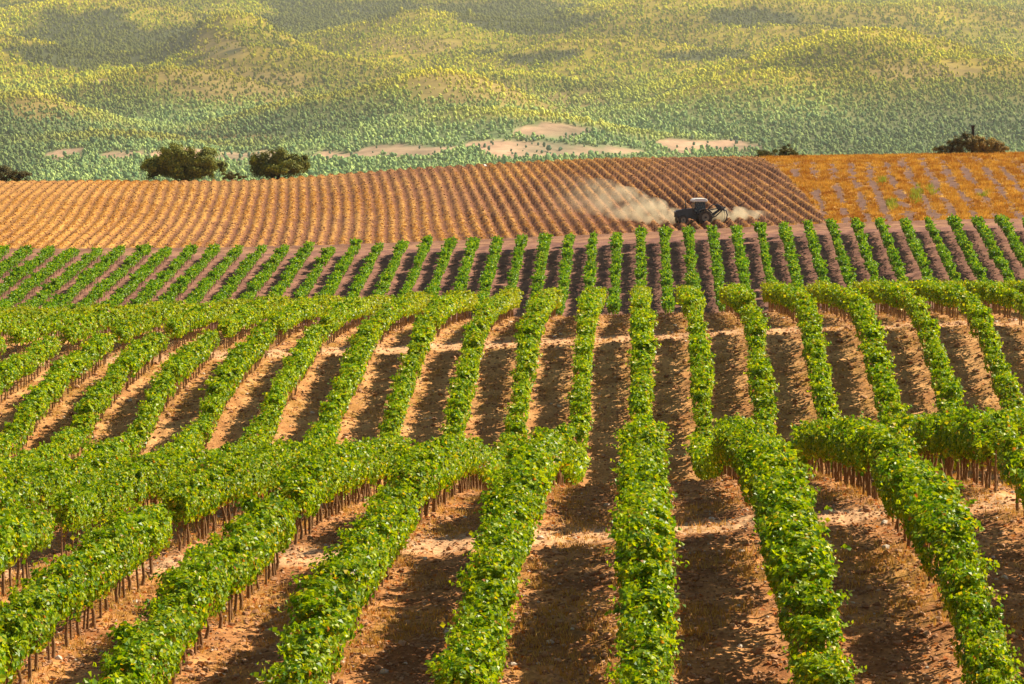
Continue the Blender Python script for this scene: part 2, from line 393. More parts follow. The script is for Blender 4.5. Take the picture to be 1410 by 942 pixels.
N = 170000
vs = 258 - 300 * rng.random(N) ** 1.0
vk = np.array([PROF[y][0] for y in sorted(PROF) if y >= 2500], float); yk = np.array([y for y in sorted(PROF) if y >= 2500], float)
ty = np.interp(-vs, -vk, yk); ty = ty + rng.normal(0, 60, N)
ty = np.clip(ty, 2520, 9500); tu = rng.uniform(-140, 1550, N); tx = x_at(tu, ty); tz = ground_z(tx, ty)
u_, v_, n_, b_, d_, s_ = hill_cover(tx, ty, tz)
clear = fbm(tx / 70., ty / 120., 3, 81)
keep = rng.random(N) > np.clip(b_ * .95 + s_ * .5 * (1 - b_) + .12 * crest(tu, ty) + sstep(.5, .64, clear) * .3 * (1 - d_), 0, 1)
tx, ty, tz, u_, v_, d_, n_, b_, s_ = [a[keep] for a in (tx, ty, tz, u_, v_, d_, n_, b_, s_)]
N = len(tx)
h = (1.6 + ty / 1700.) * np.exp(rng.normal(0, .28, N))
rad = h * rng.uniform(.34, .50, N)
upc = lerp3((.13, .18, .006), (.42, .39, .008), rng.random(N))
lwc = lerp3((.07, .13, .055), (.22, .28, .085), rng.random(N))
tt = sstep(80, 175, v_)[:, None]  # low trees turn bluer, valley haze put into their colour
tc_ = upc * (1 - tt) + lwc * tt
tc_ = tc_ * (1 - .5 * s_[:, None] * (1 - tt)) + np.array((.30, .20, .04)) * .5 * s_[:, None] * (1 - tt)
gc_ = np.clip(crest(tu[keep], ty) * 1.1, 0, 1)[:, None]; gg_ = hollow_shade(tu[keep], ty)[:, None]
tc_ = tc_ * (1 - .45 * gc_) + np.array((.50, .42, .02)) * .45 * gc_  # crest trees yellowed as if the sun caught them
tc_ = tc_ * (1 - .5 * gg_)  # trees in the hollows darkened as painted shade
tc_ = tc_ * (.75 + .5 * sstep(.35, .65, fbm(tx / 230. + 3, ty / 480., 3, 97)))[:, None]
tc_ = tc_ * (1 - d_[:, None] * .85) + np.array((.075, .09, .022)) * d_[:, None] * .85
tc_ = tc_ * (1 - b_[:, None]) + np.array((.07, .12, .07)) * b_[:, None]
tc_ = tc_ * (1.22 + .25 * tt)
P = np.stack([tx, ty, tz + h * .55], -1)
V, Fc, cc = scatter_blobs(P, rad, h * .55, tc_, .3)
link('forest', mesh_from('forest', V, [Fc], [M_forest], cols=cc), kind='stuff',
     label='young green woodland dotted over the hazy hillsides beyond the fields', cat='forest')

# ------------------------------------------------------------------ vines
def leaves(Pc, Nrm, size, cols):
    """folded four-cornered leaves at centres Pc facing Nrm"""
    n = len(Pc)
    Nrm = Nrm / np.linalg.norm(Nrm, axis=1, keepdims=True)
    r = rng.normal(size=(n, 3)); a = np.cross(Nrm, r); a /= np.linalg.norm(a, axis=1, keepdims=True); b = np.cross(Nrm, a)
    s = size[:, None]
    base = Pc - a * s * .5; tip = Pc + a * s * .55 - Nrm * s * .12
    l = Pc + b * s * .52 + a * s * .05 * rng.normal(size=(n, 1)) + Nrm * s * .16; r_ = Pc - b * s * .52 + Nrm * s * .16
    V = np.stack([base, l, tip, r_], 1).reshape(-1, 3)
    i = (np.arange(n) * 4)[:, None]
    Fc = np.concatenate([i + np.array([[0, 2, 1]]), i + np.array([[0, 3, 2]])], 0)
    return V, Fc, np.repeat(cols, 4, 0)

def leaf_cols(n, z, yel=.0):
    t = rng.random(n)
    c = lerp3((.06, .18, .003), (.40, .50, .006), t ** 1.25)
    y = rng.random(n) < (.05 + yel + .12 * np.clip((.9 - z) / .4, 0, 1))
    c[y] = lerp3((.42, .42, .015), (.58, .44, .02), rng.random(y.sum()))
    o = rng.random(n) < (.012 + .10 * np.clip((.85 - z) / .35, 0, 1))
    c[o] = lerp3((.42, .20, .03), (.30, .10, .03), rng.random(o.sum()))
    return c

def vine_points(n_leaf, L=PITCHV, hgt=1.0, wid=1.0):
    """leaf positions of one trained vine: shoots from a low cordon plus an outer hedge of leaves"""
    pts = []; nr = []
    ns = int(rng.integers(13, 18)); per = int(n_leaf * .55 / ns)
    for k in range(ns):
        y0 = rng.uniform(-L / 2, L / 2); side = rng.choice([-1, 1]); out = rng.uniform(.05, .62) * side * wid
        hh = rng.uniform(.5, .88) * hgt; t = rng.random(per) ** .7
        x = out * t ** 1.2; z = .70 + hh * np.sin(t * rng.uniform(1.3, 2.2)); y = y0 + rng.normal(0, .38) * t
        p = np.stack([x, y, z], -1) + rng.normal(0, .055, (per, 3)); pts.append(p)
        d = np.stack([x * 1.6, rng.normal(0, .4, per), z - .75], -1); nr.append(d + rng.normal(0, .45, (per, 3)))
    m = n_leaf - per * ns
    for k in range(int(rng.integers(5, 11))):          # stray shoots
        q = 12; t = np.linspace(.1, 1, q); sx_ = rng.choice([-1, 1]) * rng.uniform(.1, .8); y0 = rng.uniform(-L / 2, L / 2)
        z = 1.1 + rng.uniform(.35, .75) * t * (1 - .5 * abs(sx_) * t); x = sx_ * t * .85
        pts.append(np.stack([x, y0 + rng.normal(0, .3) * t, z], -1) + rng.normal(0, .03, (q, 3))); nr.append(rng.normal(0, .6, (q, 3)) + (0, 0, .4))
    th = rng.uniform(-.8, math.pi + .8, m); y = rng.uniform(-L / 2, L / 2, m) + rng.normal(0, .2, m)
    wob = 1 + .16 * np.sin(y * 4.1 + rng.uniform(0, 6)) + rng.normal(0, .08, m)
    x = .44 * wid * np.cos(th) * wob; z = 1.02 + .43 * hgt * np.sin(th) * wob
    pts.append(np.stack([x, y, z], -1)); nr.append(np.stack([np.cos(th), rng.normal(0, .35, m), np.sin(th) * .9 + .15], -1) + rng.normal(0, .3, (m, 3)))
    P = np.concatenate(pts); Nn = np.concatenate(nr)
    lo_ = P[:, 2] < .34; P[lo_, 2] = .34 + rng.random(lo_.sum()) * .35
    return P, Nn

def tube(path, rad, k=6):
    path = np.asarray(path, float); V = []; n = len(path)
    for i in range(n):
        t = path[min(i + 1, n - 1)] - path[max(i - 1, 0)]; t /= np.linalg.norm(t)
        a = np.cross(t, (0.3, .9, .2)); a /= np.linalg.norm(a); b = np.cross(t, a)
        for j in range(k):
            an = 2 * math.pi * j / k; V.append(path[i] + rad[i] * (a * math.cos(an) + b * math.sin(an)))
    Fc = [(i * k + j, i * k + (j + 1) % k, (i + 1) * k + (j + 1) % k, (i + 1) * k + j) for i in range(n - 1) for j in range(k)]
    Fc.append(tuple((n - 1) * k + j for j in range(k))) if k == 4 else None
    return np.array(V), np.array([f for f in Fc if len(f) == 4])

def join(parts):
    Vs, Fs, o = [], [], 0
    for v, f in parts: Vs.append(v); Fs.append(f + o); o += len(v)
    return np.concatenate(Vs), np.concatenate(Fs)

def vine_trunk(L=PITCHV, k=6):
    j = lambda s: rng.normal(0, s)
    x1, x2 = j(.03), j(.03)
    parts = [tube([(0, 0, -.12), (x1, j(.03), .2), (x2, j(.03), .45), (0, 0, .68)], [.05, .038, .034, .045], k)]
    for s in (-1, 1):
        parts.append(tube([(0, 0, .66), (j(.02), s * L * .2, .74), (j(.02), s * L * .45, .76)], [.034, .026, .016], k))
    for q in range(5 if k > 4 else 0):
        y = rng.uniform(-.45, .45) * L
        parts.append(tube([(0, y, .75), (j(.09), y + j(.05), 1.0), (j(.2), y + j(.1), 1.3)], [.012, .009, .005], 4))
    return join(parts)

variants = []; L0 = PITCHV / 2
for k in range(12):
    P, Nn = vine_points(2100, hgt=rng.uniform(.96, 1.1), wid=rng.uniform(.76, .94))
    sz = rng.uniform(.055, .115, len(P)); V, Fc, cc = leaves(P, Nn, sz, leaf_cols(len(P), P[:, 2]))
    fm = mesh_from('vine_foliage', V, [Fc], [M_leaf], cols=cc)
    tv, tf = vine_trunk(); tm = mesh_from('vine_trunk', tv, [tf], [M_bark], smooth=True)
    sv, sf = tube([(rng.normal(0, .03), L0, -.1), (rng.normal(0, .03), L0 + rng.normal(0, .03), 1.05)], [.028, .024], 5)
    sm = mesh_from('vine_stake', sv, [sf], [M_bark], smooth=True); variants.append((fm, tm, sm))

def row_x(n): return X0 + n * S
def weight_in_view(x, y):
    u = bearing(x, y); return -45 < u < 1455
vines = []       # (Y, X, row, block)
for n in range(-16, 12):
    for (a, b) in ((43.0, GAP1[0]), (GAP1[1], 98.0)):
        m = int((b - a) / PITCHV)
        for i in range(m):
            y = a + (i + .5) * (b - a) / m
            x = row_x(n)
            if -130 < bearing(x, y) < 1600: vines.append((y, x, n, 0))
    for (a, b) in ((98.0, GAP2[0]), (GAP2[1], 183.5)):
        m = int((b - a) / PITCHV)
        for i in range(m):
            y = a + (i + .5) * (b - a) / m
            if -90 < bearing(row_x(n), y) < 1500: vines.append((y, row_x(n), n, 1))
for n in range(-34, 24):
    a = 286.5 + rng.uniform(-.6, .6); b = 331 + rng.uniform(-.7, .7); m = int((b - a) / PITCHV)
    for i in range(m):
        y = a + (i + .5) * (b - a) / m
        if -60 < bearing(n * S2 + .2, y) < 1470: vines.append((y, n * S2 + .2, n, 2))
cand = sorted([v for v in vines if v[3] == 0 and 0 < bearing(v[1], v[0]) < 1410
               and project(np.array([[v[1], v[0], float(ground_z(v[1], v[0])) + 1.3]]))[1][0] < 945], key=lambda v: v[0])[:300]
single = set((v[0], v[1]) for v in cand)
ORD = ['first', 'second', 'third', 'fourth', 'fifth', 'sixth', 'seventh', 'eighth', 'ninth', 'tenth', 'eleventh', 'twelfth', 'thirteenth',
       'fourteenth', 'fifteenth', 'sixteenth', 'seventeenth', 'eighteenth', 'nineteenth', 'twentieth'] 
ORD += ['twenty-' + o for o in ORD[:9]] + ['thirtieth'] + ['thirty-' + o for o in ORD[:9]] + ['fortieth'] + ['forty-' + o for o in ORD[:9]]
rowcount = {}
def row_name(n):
    if n == 0: return 'the middle row'
    return 'the %s row %s of the middle row' % (ORD[abs(n) - 1], 'left' if n < 0 else 'right')
for v in cand:
    y, x, n, _ = v
    before = y < GAP1[0]
    key = (n, before); k = rowcount[key] = rowcount.get(key, 0) + 1
    fm, tm, sm = variants[int(rng.integers(len(variants)))]
    z = float(ground_z(x, y))
    e = bpy.data.objects.new('grapevine', None); C.objects.link(e); e.empty_display_size = .3
    e.location = (x + rng.normal(0, .03), y, z); e.rotation_euler = (0, 0, (math.pi if rng.random() < .5 else 0) + rng.normal(0, .05))
    vig = .78 + .44 * float(vnoise(np.array(y / 4.1), np.array(n * 7.3 + .5), 5)); s = rng.uniform(.96, 1.05)
    e.scale = (s * vig * rng.uniform(.94, 1.08), 1.0, s * (.5 + .5 * vig) * rng.uniform(.98, 1.03))
    e['label'] = 'grapevine, %s from the %s in %s' % (ORD[k - 1], 'front edge' if before else 'crossing track', row_name(n))
    e['category'] = 'grapevine'; e['group'] = 'grapevines in the nearest rows'
    for nm, me in (('foliage', fm), ('trunk', tm), ('stake', sm)):
        o = bpy.data.objects.new(nm, me); C.objects.link(o); o.parent = e

# all remaining vines: one object
lib = {}
for blk, (nl, s0, s1, k) in {0: (900, .08, .15, 5), 1: (600, .10, .18, 4), 2: (230, .15, .26, 4)}.items():
    L_ = []
    for q in range(8):
        P, Nn = vine_points(nl, hgt=1.0, wid=(.88, .84, .84)[blk]); sz = rng.uniform(s0, s1, len(P))
        V, Fc, cc = leaves(P, Nn, sz, leaf_cols(len(P), P[:, 2], 0.0))
        j = lambda s: rng.normal(0, s)
        tv, tf = tube([(0, 0, -.12), (j(.03), j(.03), .35), (0, 0, .8)], [.05, .036, .03], k)
        t2 = tube([(j(.03), L0, -.1), (j(.03), L0, 1.0)], [.034, .028], k); tv, tf = join([(tv, tf), t2]) if blk < 2 else (tv, tf)
        L_.append((V, Fc, cc, tv, tf))
    lib[blk] = L_
LV, LF, LC, TV, TF = [], [], [], [], []; o1 = o2 = 0
for v in vines:
    y, x, n, blk = v
    if (y, x) in single: continue
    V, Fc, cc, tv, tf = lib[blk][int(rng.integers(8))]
    z = float(ground_z(x, y)); vig = .78 + .44 * float(vnoise(np.array(y / 4.1), np.array(n * 7.3 + .5), 5)); sx = vig * rng.uniform(.88, 1.12); szz = (.5 + .5 * vig) * rng.uniform(.92, 1.08); f = rng.choice([-1, 1])
    if blk == 2 and rng.random() < .03: continue
    if blk == 2: sx *= .8 + .4 * rng.random(); szz *= rng.uniform(.85, 1.12)
    jx = rng.normal(0, .05)
    yel = 0.0
    if blk == 1: yel = float(np.clip((y - 160) / 14, 0, 1)) * .55
    hue = rng.uniform(.88, 1.12)
    c2 = cc * hue
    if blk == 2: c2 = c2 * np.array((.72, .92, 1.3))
    if yel: c2 = c2 * (1 - yel * .5) + np.array((.42, .36, .03)) * yel * .5 * (.6 + .8 * rng.random((len(cc) // 4, 1))).repeat(4, 0)
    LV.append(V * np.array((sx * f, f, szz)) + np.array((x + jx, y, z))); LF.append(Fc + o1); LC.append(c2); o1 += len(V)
    TV.append(tv + np.array((x + jx, y, z))); TF.append(tf + o2); o2 += len(tv)
LV = np.concatenate(LV); LF = np.concatenate(LF); LC = np.concatenate(LC); TV = np.concatenate(TV); TF = np.concatenate(TF)
me = mesh_from('vine_rows', np.concatenate([LV, TV]), [LF, TF + len(LV)], [M_leaf, M_bark],
               mat_idx=np.concatenate([np.zeros(len(LF)), np.ones(len(TF))]), cols=np.concatenate([LC, np.full((len(TV), 3), .1)]))
link('grapevine_rows', me, kind='stuff', label='long green vine rows filling the middle and far vineyard blocks', cat='vineyard')

# ------------------------------------------------------------------ dry grass, weeds, stones
def tufts(P, h, cols, blades=5, spread=.12, wid=.02):
    n = len(P); bl = []
    a = rng.random((n, blades)) * 6.28; r = rng.random((n, blades)) * spread
    b = P[:, None, :] + np.stack([np.cos(a) * r, np.sin(a) * r, np.zeros_like(a)], -1)
    ww = wid * rng.uniform(.6, 1.4, (n, blades)); aa = rng.random((n, blades)) * 3.14
    dv = np.stack([np.cos(aa) * ww, np.sin(aa) * ww, np.zeros_like(aa)], -1)
    hh = h[:, None] * rng.uniform(.5, 1.2, (n, blades))
    tip = b + np.stack([np.cos(a) * hh * .45, np.sin(a) * hh * .45, hh], -1)
    V = np.stack([b - dv, b + dv, tip], 2).reshape(-1, 3)
    return V, np.arange(len(V)).reshape(-1, 3), np.repeat(cols, blades * 3, 0)

GV, GF, GC = [], [], []; off = 0
def add_t(t):
    global off
    GV.append(t[0]); GF.append(t[1] + off); GC.append(t[2]); off += len(t[0])
# weeds in the vineyard
n = 60000; y = 42 + (185 - 42) * rng.random(n) ** 1.2; u = rng.uniform(-60, 1470, n); x = x_at(u, y)
ph = np.abs(((x - X0) / S + .5) % 1 - .5)
m = -.03 + fbm(x * .8, y * .35, 3, 51) + .12 * (.5 - ph) + rng.normal(0, .06, n)
k = (m > .54); x, y = x[k], y[k]; n = len(x)
add_t(tufts(np.stack([x, y, ground_z(x, y) - .01], -1), rng.uniform(.05, .2, n), lerp3((.5, .26, .05), (.62, .42, .14), rng.random(n)), 6, .12, .012 + .0001))
# ridge grass of the ploughed field
n = 90000; y = rng.uniform(342, 446, n); u = rng.uniform(-60, 1150, n); x = x_at(u, y)
q = furrow(x, y); ridge = .5 + .5 * np.cos(2 * np.pi * q); dry = np.clip(1.1 - .9 * sstep(250, 1000, u), .12, 1)
k = (rng.random(n) < (sstep(.2, .9, ridge) * .5 + .1) * dry * (.1 + 1.4 * sstep(.35, .6, fbm(x / 13. + y / 60., y / 30., 4, 99)))) & (ploughed(x, y) > .5); x, y, u = x[k], y[k], u[k]; n = len(x)
add_t(tufts(np.stack([x, y, ground_z(x, y) - .02], -1), rng.uniform(.07, .22, n), lerp3((.42, .18, .03), (.60, .35, .10), rng.random(n)), 5, .22, .04))
# fallow grass
n = 60000; y = rng.uniform(342, 447, n); u = rng.uniform(1020, 1480, n); x = x_at(u, y)
qq = (x - .0475 * y) / 2.6 + .4 * (fbm(x * .2, y * .05, 2, 71) - .5)
strip = sstep(.28, .72, .5 + .5 * np.cos(2 * np.pi * qq) + 2.0 * (fbm(x * .7, y * .35, 4, 73) - .5)) * sstep(.22, .42, fbm(x * .07, y * .05, 2, 75)) * (1 - .7 * sstep(425, 440, y))
k = (rng.random(n) > .25 + strip * .75) & (ploughed(x, y) < .5); x, y, u = x[k], y[k], u[k]; n = len(x)
gcol = lerp3((.36, .15, .02), (.62, .37, .06), np.clip(rng.random(n) * .5 + 2.2 * (fbm(x * .7, y * .4, 3, 95) - .38), 0, 1))
pu, pv = project(np.stack([x, y, ground_z(x, y)], -1))
gr = np.zeros(n)
for a in [(1230, 283, 13, 9), (1263, 268, 11, 16), (1285, 262, 10, 8), (1355, 268, 9, 6), (1215, 250, 8, 5)]: gr = np.maximum(gr, ell(pu, pv, *a))
gr = (gr * 1.2 * rng.random(n) > .45)
gcol[gr] = lerp3((.22, .30, .03), (.36, .40, .04), rng.random(gr.sum()))
add_t(tufts(np.stack([x, y, ground_z(x, y) - .02], -1), rng.uniform(.18, .5, n) * (1 + .6 * gr), gcol, 5, .25, .06))
link('dry_grass', mesh_from('dry_grass', np.concatenate(GV), [np.concatenate(GF)], [M_dry], cols=np.concatenate(GC)), kind='stuff',
     label='golden dry grass and weeds between the rows and over the far fields', cat='grass')

n = 70000; y = 42 + (182 - 42) * rng.random(n) ** 1.5; u = rng.uniform(-60, 1470, n); x = x_at(u, y)
sz = rng.uniform(.014, .042, n) * (1 + 1.2 * (rng.random(n) < .1)) * np.clip(y / 80, 1, 1.7)
sc_ = lerp3((.28, .13, .06), (.50, .29, .16), rng.random(n)); wht = rng.random(n) < .03; sc_[wht] = (.58, .48, .38)
V, Fc, cc = scatter_blobs(np.stack([x, y, ground_z(x, y) + sz * .3], -1), sz, sz * .7, sc_, .35)
link('stones', mesh_from('stones', V, [Fc], [M_stone], cols=cc), kind='stuff', label='scattered small stones and clods on the vineyard soil', cat='stones')
# clods of the ploughed field
n = 14000; y = rng.uniform(342, 446, n); u = rng.uniform(-60, 1150, n); x = x_at(u, y); k = ploughed(x, y) > .5; x, y, u = x[k], y[k], u[k]; n = len(x)
sz = rng.uniform(.06, .16, n)
V, Fc, cc = scatter_blobs(np.stack([x, y, ground_z(x, y) + sz * .2], -1), sz, sz * .7, lerp3((.26, .12, .055), (.46, .24, .10), rng.random(n)), .35)
link('soil_clods', mesh_from('soil_clods', V, [Fc], [M_stone], cols=cc), kind='stuff', label='turned brown clods along the ploughed furrows', cat='soil')

n = 30000; y = 42 + (160 - 42) * rng.random(n) ** 1.5; row = rng.integers(-16, 12, n); x = X0 + row * S + rng.normal(0, .55, n)
k = (bearing(x, y) > -60) & (bearing(x, y) < 1470); x, y = x[k], y[k]; n = len(x)
Nn = np.stack([rng.normal(0, .35, n), rng.normal(0, .35, n), np.ones(n)], -1)
V, Fc, cc = leaves(np.stack([x, y, ground_z(x, y) + .025], -1), Nn, rng.uniform(.06, .12, n), lerp3((.50, .20, .035), (.42, .13, .04), rng.random(n)))
link('fallen_leaves', mesh_from('fallen_leaves', V, [Fc], [M_dry], cols=cc), kind='stuff', label='fallen orange vine leaves lying along the foot of the rows', cat='leaves')

# ------------------------------------------------------------------ trees and bushes on the crest
def place(u, Y, sink=0.0):
    x = float(x_at(u, Y)); return (x, Y, float(ground_z(x, Y)) - sink)

def tree(u, Y, lobes, nl, ls, c1, c2, label, cat, name='tree', trunk_h=1.6, group=None, nlimb=5, trunk_r=.28):
    """lobes: (dx, dy, z, rx, rz) ellipsoids of the crown"""
    base = place(u, Y)
    e = bpy.data.objects.new(name, None); C.objects.link(e); e.location = base
    if trunk_h > 1: e.scale = (1.1, 1.1, 1.12)
    e['label'] = label; e['category'] = cat
    if group: e['group'] = group
    Ps, Ns = [], []
    tot = sum(l[3] ** 2 * l[4] for l in lobes)
    for (dx, dy, z, rx, rz) in lobes:
        m = int(nl * rx * rx * rz / tot)
        d = rng.normal(size=(m, 3)); d /= np.linalg.norm(d, axis=1, keepdims=True)
        # clumpy: leaves gather round clump centres on the shell
        nc = max(9, m // 60); cc_ = rng.normal(size=(nc, 3)); cc_ /= np.linalg.norm(cc_, axis=1, keepdims=True)
        cr = rng.uniform(.5, 1.0, nc)
        idx = rng.integers(nc, size=m)
        p = cc_[idx] * cr[idx][:, None] + d * rng.random((m, 1)) ** .4 * .30
        p = p * np.array((rx, rx * .85, rz)) + np.array((dx, dy, z))
        Ps.append(p); Ns.append(cc_[idx] + d * .8)
    P = np.concatenate(Ps); Nn = np.concatenate(Ns)
    P[:, 2] = np.maximum(P[:, 2], .05 + .2 * rng.random(len(P)))
    V, Fc, cc = leaves(P, Nn, rng.uniform(ls * .7, ls * 1.3, len(P)), lerp3(c1, c2, rng.random(len(P))))
    link('crown', mesh_from('crown', V, [Fc], [M_tleaf], cols=cc), e)
    parts = []
    if trunk_h > 0:
        parts.append(tube([(0, 0, -.3), (.08, 0, trunk_h * .5), (0, .1, trunk_h)], [trunk_r * 1.3, trunk_r, trunk_r * .8], 8))
    for k in range(nlimb):
        l = lobes[k % len(lobes)]
        t = np.array((l[0], l[1], l[2])) + rng.normal(0, .3, 3) * l[3]
        s = np.array((0, 0, max(trunk_h * .8, 0)))
        parts.append(tube([s - (0, 0, .2), (s + t) / 2 + rng.normal(0, .15, 3), t], [trunk_r * .6, trunk_r * .4, trunk_r * .12], 6))
    tv, tf = join(parts)
    link('trunk', mesh_from('trunk', tv, [tf], [M_tbark], smooth=True), e)
    return e

OAK1, OAK2 = (.085, .115, .016), (.25, .25, .03)
pxm = 450 / F     # metres per photo pixel at the crest
tree(252, 446, [(-1.0, 0, 3.2, 2.6, 2.5), (-3.6, .3, 1.9, 2.3, 1.7), (2.6, -.2, 2.7, 2.7, 2.2), (4.6, .2, 2.0, 1.6, 1.6), (0.6, .5, 1.6, 3.6, 1.5)], 15000, .27, OAK1, OAK2,
     'big dark round oak on the skyline left of the smaller oak', 'tree', 'oak_tree', 1.5)
tree(383, 445, [(-2.2, 0, 2.2, 1.9, 1.8), (0.6, 0, 2.5, 2.6, 1.75), (2.9, .2, 2.2, 1.7, 1.7), (0, .2, 1.4, 3.6, 1.2)], 11000, .26, OAK1, OAK2,
     'smaller flat-topped oak on the skyline right of the big oak', 'tree', 'oak_tree', 1.2)
tree(320, 442, [(-.6, 0, .6, 1.3, .65), (1.0, 0, .5, 1.2, .5)], 1300, .2, (.08, .085, .02), (.17, .14, .025),
     'low olive bush at the right foot of the big oak', 'bush', 'bush', 0, nlimb=3, trunk_r=.08)
tree(14, 443, [(-1.2, 0, 1.2, 2.1, 1.3), (1.5, 0, .9, 1.9, 1.0), (-3.5, 0, 1.2, 1.8, 1.2)], 5000, .22, (.06, .06, .015), (.13, .10, .025),
     'low dark bush on the skyline at the far left edge', 'bush', 'bush', 0, nlimb=4, trunk_r=.1)
tree(1072, 441, [(-2.0, 0, .5, 1.7, .7), (.4, 0, .8, 1.5, .9), (1.5, 0, 1.1, 1.1, 1.0), (2.8, 0, .5, 1.2, .6)], 3800, .2, (.07, .09, .025), (.16, .15, .03),
     'low green bush on the skyline above the ploughed field end', 'bush', 'bush', 0, nlimb=4, trunk_r=.08)
tree(1318, 441, [(-2.2, 0, .6, 1.5, .9), (-.2, .2, 1.2, 1.5, 1.5), (1.2, 0, 1.7, 1.5, 1.5)], 5000, .2, (.08, .075, .02), (.22, .15, .03),
     'dark olive and ochre shrub around the foot of the post', 'shrub', 'bush', 0, nlimb=4, trunk_r=.08)
tree(1357, 441.5, [(-1.2, 0, 1.3, 1.5, 1.6), (.4, 0, 1.1, 1.7, 1.4), (1.9, 0, .8, 1.3, 1.1)], 5500, .2, (.14, .10, .02), (.42, .25, .03),
     'golden brown shrub just right of the dark post', 'shrub', 'bush', 0, nlimb=4, trunk_r=.08)

# ------------------------------------------------------------------ modelling helpers for made things
def boxm(c, s, rot=0, taper=1.0):
    cx, cy, cz = c; x, y, z = [q / 2 for q in s]
    v = np.array([(-x, -y, -z), (x, -y, -z), (x, y, -z), (-x, y, -z), (-x * taper, -y * taper, z), (x * taper, -y * taper, z), (x * taper, y * taper, z), (-x * taper, y * taper, z)])
    if rot: a = math.radians(rot); v = np.stack([v[:, 0] * math.cos(a) - v[:, 2] * math.sin(a), v[:, 1], v[:, 0] * math.sin(a) + v[:, 2] * math.cos(a)], -1)
    f = np.array([(0, 3, 2, 1), (4, 5, 6, 7), (0, 1, 5, 4), (1, 2, 6, 5), (2, 3, 7, 6), (3, 0, 4, 7)])
    return v + np.array(c), f
def prism(pts, y0, y1):           # outline in x,z extruded in y
    n = len(pts); v = np.array([(p[0], y0, p[1]) for p in pts] + [(p[0], y1, p[1]) for p in pts])
    fs = [np.array([(i, (i + 1) % n, (i + 1) % n + n, i + n) for i in range(n)]), np.array([list(range(n))[::-1]]), np.array([list(range(n, 2 * n))])]
    return v, fs
def part(name, parts, mat, parent, bevel=0.0, smooth=False):
    Vs, Fs, o = [], [], 0
    for v, f in parts:
        Vs.append(v)
        for q in (f if isinstance(f, list) else [f]): Fs.append(np.asarray(q) + o)
        o += len(v)
    ob = link(name, mesh_from(name, np.concatenate(Vs), Fs, [mat], smooth=smooth), parent)
    if bevel: b = ob.modifiers.new('bevel', 'BEVEL'); b.width = bevel; b.segments = 2
    return ob
def wheel_ring(c, r, w, ri, k=24, lug=0.0):
    V = []; cx, cy, cz = c
    for i in range(k):
        a = 2 * math.pi * i / k; rr = r + (lug if i % 2 else 0)
        for (q, yy) in ((ri, -w / 2), (rr * .94, -w / 2), (rr, -w / 3), (rr, w / 3), (rr * .94, w / 2), (ri, w / 2)):
            V.append((cx + q * math.cos(a), cy + yy, cz + q * math.sin(a)))
    F_ = [(i * 6 + j, i * 6 + (j + 1) % 6, ((i + 1) % k) * 6 + (j + 1) % 6, ((i + 1) % k) * 6 + j) for i in range(k) for j in range(6)]
    return np.array(V), np.array(F_)
def disc(c, r, w, k=16, dish=.0):
    cx, cy, cz = c
    V = [(cx + r * math.cos(2 * math.pi * i / k), cy + s * w / 2, cz + r * math.sin(2 * math.pi * i / k)) for s in (-1, 1) for i in range(k)]
    return np.array(V), [np.array([(i, (i + 1) % k, (i + 1) % k + k, i + k) for i in range(k)]), np.array([list(range(k))[::-1]]), np.array([list(range(k, 2 * k))])]

# ------------------------------------------------------------------ tractor (faces left, ripper raised behind it)
M_blue = plain_mat('tractor_paint', (.06, .058, .06), .5, .4, nscale=3, namp=.3)
M_roof = plain_mat('tractor_roof', (.88, .85, .76), .5, .4, nscale=3, namp=.08)
M_tyre = plain_mat('tyre', (.07, .055, .045), .9, .1, nscale=6, namp=.3)
M_rim = plain_mat('rim', (.30, .25, .18), .6, .4, nscale=6, namp=.2)
M_frame = plain_mat('cab_frame', (.03, .03, .035), .5, .4)
M_iron = plain_mat('implement', (.045, .04, .05), .6, .4, nscale=5, namp=.4)
M_glass, n_, p_ = new_mat('cab_glass'); p_.inputs['Base Color'].default_value = (.25, .3, .32, 1); p_.inputs['Roughness'].default_value = .08
p_.inputs['Transmission Weight'].default_value = .75; p_.inputs['IOR'].default_value = 1.15
M_skin = plain_mat('driver_clothes', (.35, .36, .38), .8, .2); M_skin2 = plain_mat('skin', (.45, .27, .18), .6, .3)
tb = place(962, 351.5)
t = bpy.data.objects.new('tractor', None); C.objects.link(t); t.location = (tb[0], tb[1], tb[2] + .05); t.rotation_euler = (0, 0, R(14)); t.scale = (1.05, 1.05, 1.05)
t['label'] = 'dark tractor with white cab roof raising dust on the ploughed field'; t['category'] = 'tractor'
body = part('body', [prism([(-2.75, .75), (-2.8, 1.55), (-2.3, 1.72), (-.75, 1.85), (-.7, .7)], -.36, .36), boxm((.2, 0, .95), (2.2, .6, .7)), boxm((-1.9, 0, .62), (1.2, .5, .3))], M_blue, t, .05)
part('grille', [boxm((-2.83, 0, 1.15), (.05, .55, .6))], M_frame, body)
part('exhaust_pipe', [tube([(-1.5, .3, 1.75), (-1.5, .3, 2.6), (-1.6, .3, 2.75)], [.06, .05, .05], 8)], M_frame, t)
for s in (-1, 1): part('headlight', [disc((-2.84, s * .2, 1.48), .07, .05, 12)], M_roof, t)
cab = part('cab', [boxm((x, y, 1.95), (.08, .08, 1.35), r) for (x, r) in ((-.62, -4), (.62, 5)) for y in (-.62, .62)] +
           [boxm((.0, 0, 1.25), (1.25, 1.3, .35)), boxm((0, -.62, 1.95), (.06, .06, 1.3)), boxm((0, .62, 1.95), (.06, .06, 1.3))], M_frame, t, .01)
part('roof', [prism([(-.82, 2.62), (-.8, 2.86), (-.5, 3.0), (.55, 3.0), (.82, 2.86), (.85, 2.62)], -.78, .78)], M_roof, t, .05)
